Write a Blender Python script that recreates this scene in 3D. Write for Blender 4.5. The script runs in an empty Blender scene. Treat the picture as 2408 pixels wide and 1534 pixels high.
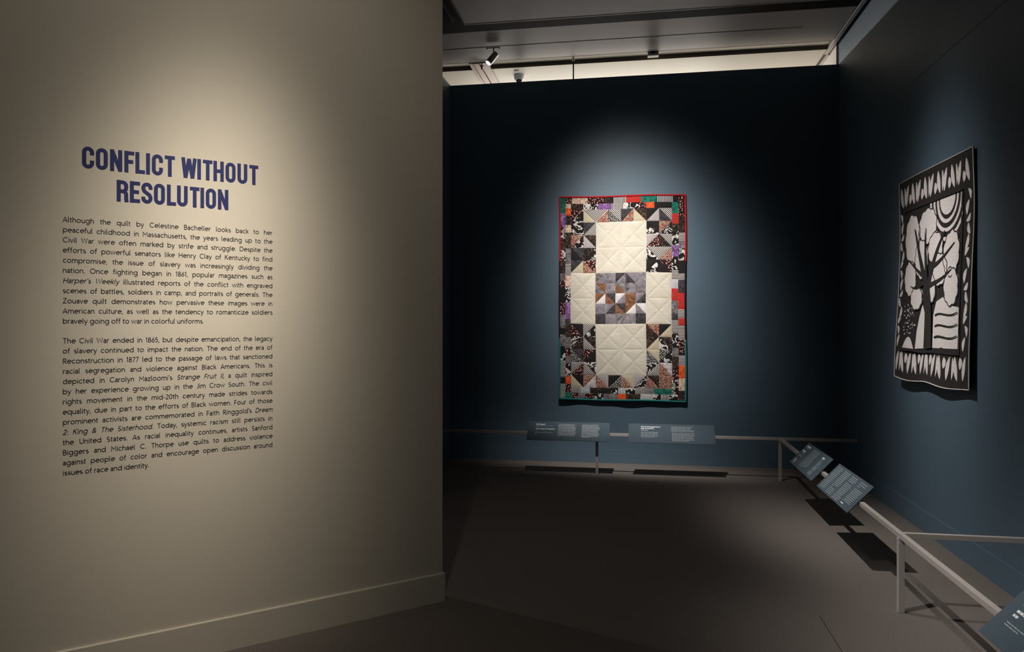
import bpy, bmesh, math, random
from mathutils import Vector, Matrix
sc = bpy.context.scene
C = sc.collection
R = math.radians
random.seed(7)

# ---------------------------------------------------------------- camera, world, lights, exposure
cam = bpy.data.cameras.new('camera'); co = bpy.data.objects.new('camera', cam); C.objects.link(co)
co.location = (0, 0, 1.6); co.rotation_euler = (R(90), 0, R(9.531))
cam.sensor_width = 36; cam.lens = 36*1720.5/2408; cam.shift_y = -6.8/2408; cam.clip_start = .05
sc.camera = co
vs = sc.view_settings
vs.view_transform = 'Standard'; vs.look = 'None'; vs.gamma = 1; vs.use_curve_mapping = False; vs.exposure = 0
w = bpy.data.worlds.new('world'); sc.world = w; w.use_nodes = True
w.node_tree.nodes['Background'].inputs[0].default_value = (1, .93, .85, 1)
w.node_tree.nodes['Background'].inputs[1].default_value = .006

def aim(o, target):
    o.rotation_euler = (Vector(target)-o.location).to_track_quat('-Z', 'Y').to_euler()
def spot(name, loc, target, power, angle, blend, color, size=.02):
    l = bpy.data.lights.new(name, 'SPOT'); l.energy = power; l.spot_size = R(angle); l.spot_blend = blend
    l.color = color; l.shadow_soft_size = size
    o = bpy.data.objects.new(name, l); C.objects.link(o); o.location = loc; aim(o, target); return o
def area(name, loc, target, power, sx, sy, color):
    l = bpy.data.lights.new(name, 'AREA'); l.energy = power; l.shape = 'RECTANGLE'; l.size = sx; l.size_y = sy; l.color = color
    o = bpy.data.objects.new(name, l); C.objects.link(o); o.location = loc; aim(o, target); return o
WARM = (1, .885, .735); NEUT = (1, .93, .86)
DX, DY = .742, .670                                     # direction of the beige wall (towards its free end)
P0 = Vector((-1.076, 4.09, 0)); DV = Vector((DX, DY, 0)); NV = Vector((DY, -DX, 0))   # NV: out of the wall, towards the camera
def lamp(name, loc, target, power, beams, color, size=.02, edge=1):
    """a framing spotlight; its lens gives a soft oval beam: sum of gaussians (weight, width x, width y, drop) of the angle off axis"""
    o = spot(name, loc, target, power, 120, .3, color, size); l = o.data; l.use_nodes = True
    nt = l.node_tree; em = nt.nodes['Emission']
    def mth(op, a, b=None):
        n = nt.nodes.new('ShaderNodeMath'); n.operation = op
        for i, x in enumerate((a, b)):
            if x is None: continue
            if isinstance(x, (int, float)): n.inputs[i].default_value = x
            else: nt.links.new(x, n.inputs[i])
        return n.outputs[0]
    tc = nt.nodes.new('ShaderNodeTexCoord'); sp_ = nt.nodes.new('ShaderNodeSeparateXYZ'); nt.links.new(tc.outputs['Normal'], sp_.inputs[0])
    x, y, z = sp_.outputs; tx, ty = mth('DIVIDE', x, z), mth('DIVIDE', y, z); tot = None
    for wgt, sx, sy, off in beams:
        ax, ay = mth('DIVIDE', tx, sx), mth('DIVIDE', mth('SUBTRACT', ty, off), sy)
        e = mth('MULTIPLY', mth('EXPONENT', mth('MULTIPLY', mth('POWER', mth('ADD', mth('MULTIPLY', ax, ax), mth('MULTIPLY', ay, ay)), edge), -1.0)), wgt)
        tot = e if tot is None else mth('ADD', tot, e)
    nt.links.new(tot, em.inputs['Strength']); return o
lamp('wall_text_spot', P0+DV*-1.02+NV*1.5+Vector((0, 0, 4.38)), P0+DV*-1.309+Vector((0, 0, 1.60)), 770, ((1, .182, .190, 0), (.07, .9, .9, 0)), WARM, .03)
lamp('patchwork_spot', (-.55, 5.66, 4.55), (.0, 8.44, 2.08), 1720, ((.66, .255, .30, 0), (.52, .25, .085, .36)), NEUT, .02, 1.3)
lamp('right_quilt_spot', (-.43, 5.1, 4.55), (2.19, 5.78, 1.3), 620, ((1, .19, .30, 0), (.82, .36, .13, .30)), NEUT, .02, 1.15)
lamp('next_quilt_spot', (-1.1, 2.75, 4.55), (1.75, 3.7, 0), 880, ((1, .20, .17, 0),), NEUT, .02, 1.2)
lamp('left_gallery_spot', (-3.2, 5.02, 4.5), (-.4, 4.7, 0), 45, ((1, .35, .4, 0),), NEUT)
area('rear_room_linear', (-.6, 10.5, 4.525), (-.6, 8.3, 4.525), 78, 3.4, .03, NEUT)
area('rear_room_uplight', (0, 10.4, 3.3), (0, 10.4, 4.6), 62, 5, 2.2, (1, .9, .76))

# ---------------------------------------------------------------- materials
def mat(name, color, rough=.7, metal=0, spec=.5):
    m = bpy.data.materials.new(name); m.use_nodes = True
    b = m.node_tree.nodes['Principled BSDF']
    b.inputs['Base Color'].default_value = (*color, 1); b.inputs['Roughness'].default_value = rough
    b.inputs['Metallic'].default_value = metal; b.inputs['Specular IOR Level'].default_value = spec
    return m
def nd(m, t, **kw):
    n = m.node_tree.nodes.new(t)
    for k, v in kw.items(): setattr(n, k, v)
    return n
def lk(m, a, b): m.node_tree.links.new(a, b)
def bsdf(m): return m.node_tree.nodes['Principled BSDF']
def val(m, op, a, b=None):
    n = nd(m, 'ShaderNodeMath', operation=op)
    for i, x in enumerate((a, b)):
        if x is None: continue
        if isinstance(x, (int, float)): n.inputs[i].default_value = x
        else: lk(m, x, n.inputs[i])
    return n.outputs[0]
def mix(m, fac, a, b):
    n = nd(m, 'ShaderNodeMix', data_type='RGBA')
    lk(m, fac, n.inputs[0])
    for i, x in ((6, a), (7, b)):
        if isinstance(x, tuple): n.inputs[i].default_value = (*x, 1)
        else: lk(m, x, n.inputs[i])
    return n.outputs[2]
def ramp(m, fac, stops, const=False):
    n = nd(m, 'ShaderNodeValToRGB'); r = n.color_ramp
    if const: r.interpolation = 'CONSTANT'
    while len(r.elements) < len(stops): r.elements.new(.5)
    for e, (p, c) in zip(r.elements, stops): e.position = p; e.color = (*c, 1)
    lk(m, fac, n.inputs[0]); return n.outputs[0]
def coords(m, kind='Object', scale=(1, 1, 1)):
    t = nd(m, 'ShaderNodeTexCoord'); mp = nd(m, 'ShaderNodeMapping'); mp.inputs['Scale'].default_value = scale
    lk(m, t.outputs[kind], mp.inputs[0]); return mp.outputs[0]
def noise(m, vec, scale, detail=3, rough=.5, dist=0):
    n = nd(m, 'ShaderNodeTexNoise'); lk(m, vec, n.inputs['Vector'])
    n.inputs['Scale'].default_value = scale; n.inputs['Detail'].default_value = detail
    n.inputs['Roughness'].default_value = rough; n.inputs['Distortion'].default_value = dist
    return n.outputs['Fac']
def bump(m, h, strength=.3, dist=.002):
    n = nd(m, 'ShaderNodeBump'); n.inputs['Strength'].default_value = strength; n.inputs['Distance'].default_value = dist
    lk(m, h, n.inputs['Height']); lk(m, n.outputs[0], bsdf(m).inputs['Normal'])
def setcol(m, s): lk(m, s, bsdf(m).inputs['Base Color'])

def paint(name, col, rough=.6, spec=.35, var=.06):
    m = mat(name, col, rough, 0, spec); v = coords(m)
    f = noise(m, v, 1.3, 4)
    setcol(m, mix(m, f, tuple(c*(1-var) for c in col), tuple(c*(1+var) for c in col)))
    bump(m, noise(m, v, 260, 2), .08, .001); return m
M_beige = paint('beige_wall_paint', (.585, .55, .475))
M_blue = paint('slate_blue_wall_paint', (.082, .131, .178), .5)
M_white = paint('white_wall_paint', (.62, .58, .55))
M_ceil = paint('ceiling_paint', (.60, .55, .525), .5, .4, .04)
M_cream = paint('cream_ceiling_paint', (.72, .68, .60))
M_dark = paint('dark_ceiling_paint', (.005, .0046, .0042), .7, .1)
M_brown = paint('brown_trim_and_shaded_edge', (.11, .085, .075), .6)
M_tan = paint('tan_beam_paint', (.45, .34, .28), .5)
M_lip = mat('pale_trim_metal', (.55, .52, .48), .35, .6)
M_steel = mat('satin_aluminium', (.50, .465, .44), .45, .3)
b = coords(M_steel, 'Object', (1, 1, 1)); bump(M_steel, noise(M_steel, b, 220, 2), .05, .0005)
M_black = mat('black_metal', (.012, .011, .01), .4)
M_grey = mat('grey_lamp_metal', (.30, .29, .28), .4, .3)
M_plastic = mat('white_plastic', (.62, .58, .56), .4)
M_glass = mat('dark_dome_glass', (.03, .02, .02), .08)
M_lens = mat('lamp_lens', (1, 1, 1), .3)
bsdf(M_lens).inputs['Emission Color'].default_value = (1, .95, .95, 1); bsdf(M_lens).inputs['Emission Strength'].default_value = 3
M_sign = paint('slate_sign_board', (.060, .086, .108), .85, .08, .03)
M_letter = mat('white_print', (.66, .70, .74), .6)
M_letter2 = mat('soft_white_print', (.30, .34, .37), .6)
M_pinkl = mat('pink_print', (.55, .33, .38), .6)
M_head = mat('indigo_vinyl', (.018, .026, .125), .45)
M_text = mat('charcoal_vinyl', (.022, .016, .026), .45)

M_carpet = mat('grey_brown_loop_carpet', (.12, .105, .097), .95, 0, .1)
v = coords(M_carpet)
f1 = noise(M_carpet, v, 330, 2, .7); f2 = noise(M_carpet, v, 1.1, 4); f3 = noise(M_carpet, v, 60, 3)
c1 = ramp(M_carpet, f1, [(.30, (.05, .044, .040)), (.52, (.155, .137, .127)), (.72, (.33, .30, .28))])
c2 = mix(M_carpet, val(M_carpet, 'MULTIPLY', f2, .45), c1, (.105, .091, .083))
setcol(M_carpet, c2)
bump(M_carpet, val(M_carpet, 'ADD', f1, val(M_carpet, 'MULTIPLY', f3, .4)), .7, .004)

# fabrics: UV in metres
def uv(m): return coords(m, 'UV')
def fab(name, base=(.02, .02, .02)):
    m = mat(name, base, .85, 0, .15)
    bsdf(m).inputs['Sheen Weight'].default_value = .05
    return m
BLK = (.012, .010, .011); WHT = (.56, .53, .52); PINK = (.75, .30, .22)
def sep(m, v):
    s = nd(m, 'ShaderNodeSeparateXYZ'); lk(m, v, s.inputs[0]); return s.outputs
def f_stripe(name, freq, a, b_, width=.5):
    m = fab(name); s = sep(m, uv(m))
    setcol(m, mix(m, val(m, 'GREATER_THAN', val(m, 'FRACT', val(m, 'MULTIPLY', s[0], freq)), width), a, b_)); return m
def f_dots(name, freq, bg, fg, r, fg2=None, rnd=0, stretch=(1, 1, 1), ring=False):
    m = fab(name); v = coords(m, 'UV', stretch); n = nd(m, 'ShaderNodeTexVoronoi')
    n.voronoi_dimensions = '2D'; lk(m, v, n.inputs['Vector']); n.inputs['Scale'].default_value = freq; n.inputs['Randomness'].default_value = rnd
    if ring: n.distance = 'CHEBYCHEV'
    d = n.outputs['Distance']; k = val(m, 'LESS_THAN', d, r)
    if ring: k = val(m, 'MULTIPLY', k, val(m, 'GREATER_THAN', d, r*.55))
    col = fg
    if fg2:
        s = nd(m, 'ShaderNodeSeparateColor'); lk(m, n.outputs['Color'], s.inputs[0])
        col = mix(m, val(m, 'GREATER_THAN', s.outputs[0], .6), fg, fg2)
    setcol(m, mix(m, k, bg, col)); return m
def f_swirl(name, scale, bands, stops, dist=1.5):
    m = fab(name); f = noise(m, uv(m), scale, 1, .5, dist)
    setcol(m, ramp(m, val(m, 'FRACT', val(m, 'MULTIPLY', f, bands)), stops, True)); return m
def f_mottle(name, scale, stops, dist=1):
    m = fab(name); setcol(m, ramp(m, noise(m, uv(m), scale, 4, .6, dist), stops)); return m
F = {}
F['black'] = fab('black_cotton', (.014, .013, .014))
F['stripe'] = f_stripe('black_white_stripe_cotton', 62, BLK, WHT)
F['swirl'] = f_swirl('black_white_swirl_cotton', 14, 3, [(0, BLK), (.55, WHT), (.85, BLK)], 1.2)
F['swirl2'] = f_swirl('black_white_leaf_cotton', 22, 2, [(0, BLK), (.62, WHT), (.9, BLK)], .6)
F['seed'] = f_dots('maroon_seed_cotton', 48, (.022, .008, .011), PINK, .22, (.80, .55, .45), 1, (1, .7, 1))
F['dot'] = f_dots('peach_dot_cotton', 74, (.015, .011, .012), (.72, .52, .40), .36, (.60, .16, .10))
F['ring'] = f_dots('black_square_ring_cotton', 45, BLK, (.55, .55, .53), .30, None, .3, (1, 1, 1), True)
F['speck'] = f_dots('white_speck_cotton', 90, (.46, .42, .42), BLK, .28)
F['check'] = f_stripe('cream_dash_cotton', 95, (.33, .285, .18), (.50, .45, .34), .35)
F['paisley'] = f_swirl('brown_paisley_cotton', 26, 3, [(0, BLK), (.72, (.13, .07, .05)), (.86, (.20, .14, .07)), (.94, BLK)], 2)
F['marble'] = f_mottle('white_marble_cotton', 24, [(.3, (.16, .14, .15)), (.5, (.50, .46, .47)), (.7, (.66, .62, .62))])
F['grey'] = f_mottle('grey_cotton', 20, [(.3, (.04, .037, .042)), (.55, (.17, .155, .165)), (.75, (.32, .30, .31))])
F['slate'] = f_mottle('slate_cotton', 30, [(.35, (.016, .016, .020)), (.7, (.075, .068, .080))])
F['red'] = f_mottle('red_cotton', 18, [(.35, (.42, .012, .018)), (.6, (.55, .020, .028)), (.72, (.24, .05, .03))])
F['bandana'] = f_swirl('red_paisley_cotton', 30, 3, [(0, (.50, .015, .022)), (.6, (.16, .09, .03)), (.75, (.45, .05, .03)), (.9, BLK)], 2)
F['orange'] = f_mottle('orange_cotton', 36, [(.35, (.45, .035, .012)), (.55, (.70, .115, .03)), (.75, (.78, .25, .08))])
F['purple'] = f_mottle('purple_cotton', 22, [(.3, (.06, .03, .10)), (.5, (.20, .09, .27)), (.7, (.42, .30, .48))])
F['green'] = f_mottle('green_cotton', 26, [(.35, (.006, .06, .045)), (.6, (.02, .19, .13)), (.75, (.05, .26, .19))])
F['splash'] = f_swirl('multicolour_splash_cotton', 32, 3, [(0, WHT), (.3, (.05, .33, .38)), (.45, WHT), (.62, (.25, .22, .48)), (.72, (.66, .52, .15)), (.76, WHT), (.92, BLK)], 2)
F['peach'] = f_mottle('peach_cotton', 40, [(.35, (.28, .15, .11)), (.5, (.66, .48, .38)), (.7, (.72, .60, .50))])
# cream blocks carry faint broken rows of grey
m = fab('cream_cotton'); u_ = uv(m); s_ = sep(m, u_)
row = val(m, 'GREATER_THAN', val(m, 'FRACT', val(m, 'MULTIPLY', s_[1], 105)), .62)
brk = noise(m, coords(m, 'UV', (1, .35, 1)), 260, 1); blk = noise(m, u_, 9, 1)
row = val(m, 'MULTIPLY', row, val(m, 'GREATER_THAN', brk, .47)); row = val(m, 'MULTIPLY', row, val(m, 'GREATER_THAN', blk, .43))
cr = ramp(m, noise(m, u_, 6, 3), [(.3, (.52, .485, .405)), (.7, (.58, .55, .475))])
setcol(m, mix(m, val(m, 'MULTIPLY', row, .38), cr, (.30, .27, .22))); F['cream'] = m
bump(m, noise(m, coords(m, 'UV', (.25, 1, 1)), 38, 2), .5, .006)
F['brown'] = f_mottle('brown_cotton', 24, [(.3, (.09, .038, .018)), (.6, (.22, .105, .058)), (.75, (.30, .16, .09))])
F['mauve'] = f_mottle('mauve_grey_cotton', 16, [(.3, (.12, .105, .125)), (.55, (.21, .19, .215)), (.75, (.30, .27, .30))])
F['whitec'] = f_mottle('plain_white_cotton', 16, [(.3, (.48, .47, .48)), (.7, (.66, .64, .64))])
M_bind_red = fab('red_binding', (.42, .012, .018)); M_bind_dark = fab('maroon_binding', (.018, .006, .009)); M_bind_teal = fab('teal_binding', (.012, .17, .165))
M_qblack = fab('black_quilt_cotton', (.022, .020, .021)); bump(M_qblack, noise(M_qblack, coords(M_qblack), 60, 2), .5, .004)
M_qwhite = fab('stitched_white_cotton', (.74, .70, .705))
vq = coords(M_qwhite); bump(M_qwhite, noise(M_qwhite, vq, 46, 2, .5, 1.5), .7, .007)
M_qwhite2 = fab('white_piping', (.68, .66, .65))

# ---------------------------------------------------------------- object helpers
def link(name, me, m, parent=None):
    o = bpy.data.objects.new(name, me); C.objects.link(o)
    if m is not None:
        for x in (m if isinstance(m, list) else [m]): me.materials.append(x)
    if parent: o.parent = parent
    return o
def obj(name, bm, m, parent=None, smooth=False, loc=None):
    bmesh.ops.recalc_face_normals(bm, faces=bm.faces)
    me = bpy.data.meshes.new(name); bm.to_mesh(me); bm.free()
    if smooth:
        for p in me.polygons: p.use_smooth = True
    o = link(name, me, m, parent)
    if loc: o.location = loc
    return o
def tag(o, label, cat, group=None):
    o['label'] = label; o['category'] = cat
    if group: o['group'] = group
    return o
def thing(name, label, cat, loc=(0, 0, 0), rot=(0, 0, 0), group=None):
    o = bpy.data.objects.new(name, None); C.objects.link(o); o.location = loc; o.rotation_euler = rot
    return tag(o, label, cat, group)
def struct(name, bm, m, loc=None):
    o = obj(name, bm, m, None, False, loc); o['kind'] = 'structure'; return o
def box(bm, x0, x1, y0, y1, z0, z1, bev=0):
    vs_ = [bm.verts.new((x, y, z)) for x in (x0, x1) for y in (y0, y1) for z in (z0, z1)]
    fs = [bm.faces.new([vs_[i] for i in q]) for q in ((0, 1, 3, 2), (4, 6, 7, 5), (0, 4, 5, 1), (2, 3, 7, 6), (0, 2, 6, 4), (1, 5, 7, 3))]
    if bev:
        es = list({e for f in fs for e in f.edges})
        bmesh.ops.bevel(bm, geom=es, offset=bev, segments=2, affect='EDGES', profile=.6)
    return bm
def mbox(*a, bev=0): return box(bmesh.new(), *a, bev=bev)
def cyl(bm, p, q, r0, r1=None, n=24, cap=True):
    p, q = Vector(p), Vector(q); r1 = r0 if r1 is None else r1
    d = (q-p).normalized(); a = d.orthogonal().normalized(); b2 = d.cross(a)
    A = [bm.verts.new(p+(a*math.cos(t)+b2*math.sin(t))*r0) for t in (2*math.pi*i/n for i in range(n))]
    B = [bm.verts.new(q+(a*math.cos(t)+b2*math.sin(t))*r1) for t in (2*math.pi*i/n for i in range(n))]
    for i in range(n): bm.faces.new((A[i], A[(i+1) % n], B[(i+1) % n], B[i]))
    if cap: bm.faces.new(A[::-1]); bm.faces.new(B)
    return bm
def lathe(bm, prof, n=32):        # (r, z) pairs around Z
    rings = []
    for r, z in prof:
        rings.append([bm.verts.new((r*math.cos(2*math.pi*i/n), r*math.sin(2*math.pi*i/n), z)) for i in range(n)] if r > 1e-6 else [bm.verts.new((0, 0, z))])
    for A, B in zip(rings, rings[1:]):
        for i in range(n):
            j = (i+1) % n
            if len(A) == 1 and len(B) == 1: continue
            if len(A) == 1: bm.faces.new((A[0], B[i], B[j]))
            elif len(B) == 1: bm.faces.new((A[i], A[j], B[0]))
            else: bm.faces.new((A[i], A[j], B[j], B[i]))
    return bm
def tube(bm, pts, r, n=8, closed=False):
    pts = [Vector(p) for p in pts]; rings = []; N = len(pts)
    for i, p in enumerate(pts):
        a = pts[(i-1) % N] if (closed or i) else p; c = pts[(i+1) % N] if (closed or i < N-1) else p
        d = (c-a).normalized(); x = d.cross(Vector((0, 1, .013))).normalized(); y = d.cross(x)
        rings.append([bm.verts.new(p+(x*math.cos(2*math.pi*k/n)+y*math.sin(2*math.pi*k/n))*r) for k in range(n)])
    pairs = list(zip(rings, rings[1:]))+([(rings[-1], rings[0])] if closed else [])
    for A, B in pairs:
        for k in range(n): bm.faces.new((A[k], A[(k+1) % n], B[(k+1) % n], B[k]))
    if not closed: bm.faces.new(rings[0][::-1]); bm.faces.new(rings[-1])
    return bm

# ---------------------------------------------------------------- the setting
YB, XR, XL, ZT, ZC = 8.44, 2.19, -2.154, 4.418, 4.64
struct('floor', mbox(-6, 6, -3, 13.2, -.1, 0), M_carpet)
struct('wall_back', mbox(XL-.12, XR, YB, YB+.14, 0, ZT), M_blue)
struct('wall_right', mbox(XR, XR+.14, -3, YB+.03, 0, 4.9), M_blue)
struct('wall_rear_right', mbox(XR-.02, XR+.14, YB+.03, 13.2, 0, 4.9), M_white)
struct('wall_rear', mbox(-6, 6, 13.2, 13.34, 0, 4.9), M_white)
struct('wall_left_back', mbox(XL-.14, XL, 6.2, YB, 0, ZT), M_blue)
# the beige partition, its face along DV, 1.2 cm behind the baseboard
def wallbox(u0, u1, n0, n1, z0, z1):
    bm = mbox(u0, u1, n0, n1, z0, z1)
    bmesh.ops.transform(bm, matrix=Matrix.Translation(P0) @ Matrix(((DX, NV.x, 0, 0), (DY, NV.y, 0, 0), (0, 0, 1, 0), (0, 0, 0, 1))), verts=bm.verts)
    return bm
struct('wall_left', wallbox(-4.6, -.012, -.16, -.012, 0, ZT), M_beige)
bl = wallbox(-4.6, -.0, -.172, 0, 0, .161)
bmesh.ops.bevel(bl, geom=[e for e in bl.edges if min(x.co.z for x in e.verts) > .1], offset=.0025, segments=2, affect='EDGES')
struct('baseboard_left', bl, M_beige)
def bevtop(bm):
    bmesh.ops.bevel(bm, geom=[e for e in bm.edges if min(x.co.z for x in e.verts) > .1], offset=.002, segments=2, affect='EDGES'); return bm
struct('baseboard_back', bevtop(mbox(XL, XR-.012, YB-.012, YB, 0, .157)), M_blue)
struct('baseboard_right', bevtop(mbox(XR-.012, XR, -3, YB, 0, .166)), M_blue)
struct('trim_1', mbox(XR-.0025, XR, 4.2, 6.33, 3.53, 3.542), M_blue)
bm = bmesh.new()
for i in range(24):
    y = 4.22-i*.06; x = .993+.0012*math.sin(i*1.7); box(bm, x, x+.0035, y-.061, y, 0, .0006)
struct('trim_10', bm, mat('carpet_seam_thread', (.035, .030, .028), .95, 0, .05))
# ceiling: front bay, dark slot beam, second bay, recess, rear bay
struct('ceiling', mbox(-1.70, 2.02, -3, 7.27, ZC, 4.9), M_ceil)
struct('ceiling_middle', mbox(-4.5, 2.10, 7.465, 8.335, ZC, 4.9), M_ceil)
struct('ceiling_rear', mbox(-1.69+.0, 2.105, 8.59, 13.2, ZC, 4.9), M_cream)
struct('ceiling_rear_left', mbox(-6, -1.92, 8.59, 13.2, ZC, 4.9), M_cream)
struct('ceiling_dark_left', mbox(-6, -1.715, -3, 7.285, ZC-.006, 4.9), M_dark)
struct('ceiling_dark_band', mbox(-6, 2.10, 7.285, 7.465, ZC, 4.9), M_dark)
struct('ceiling_recess', mbox(-6, 2.105, 8.335, 8.588, ZC+.047, 4.9), M_cream)
struct('ceiling_recess_edge', mbox(-6, 2.105, 8.5875, 8.5898, ZC+.001, ZC+.047), M_brown)  # shade painted in: brown darkens the face turned away from the rear light
struct('trim_2', mbox(-1.713, 2.10, 7.271, 7.281, ZC-.001, ZC+.05), M_lip)
struct('trim_3', mbox(-1.713, -1.701, -3, 7.271, ZC-.001, ZC+.05), M_lip)
struct('trim_4', mbox(-6, 2.10, 8.336, 8.346, ZC-.001, ZC+.05), M_black)
struct('trim_5', mbox(2.112, 2.150, -3, YB+.3, ZC-.008, 4.9), M_ceil)
struct('trim_6', mbox(2.158, XR, -3, 8.30, ZC-.004, 4.9), M_dark)
struct('trim_7', mbox(2.02, 2.10, -3, 7.285, ZC, 4.9), M_dark)
struct('trim_8', mbox(2.113, 2.128, YB+.3, 13.2, ZC-.012, 4.9), M_brown)
struct('trim_9', mbox(2.132, XR-.02, YB+.3, 13.2, ZC-.012, 4.9), M_white)
# tan beam with a double groove over the rear room
bm = bmesh.new(); box(bm, -1.917, -1.875, 8.36, 13.2, ZC-.006, 4.9); box(bm, -1.865, -1.80, 8.36, 13.2, ZC-.010, 4.9); box(bm, -1.786, -1.693, 8.36, 13.2, ZC-.006, 4.9)
box(bm, -1.875, -1.865, 8.36, 13.2, ZC+.02, 4.9); box(bm, -1.80, -1.786, 8.36, 13.2, ZC+.03, 4.9)
struct('ceiling_beam', bm, M_tan)

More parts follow.
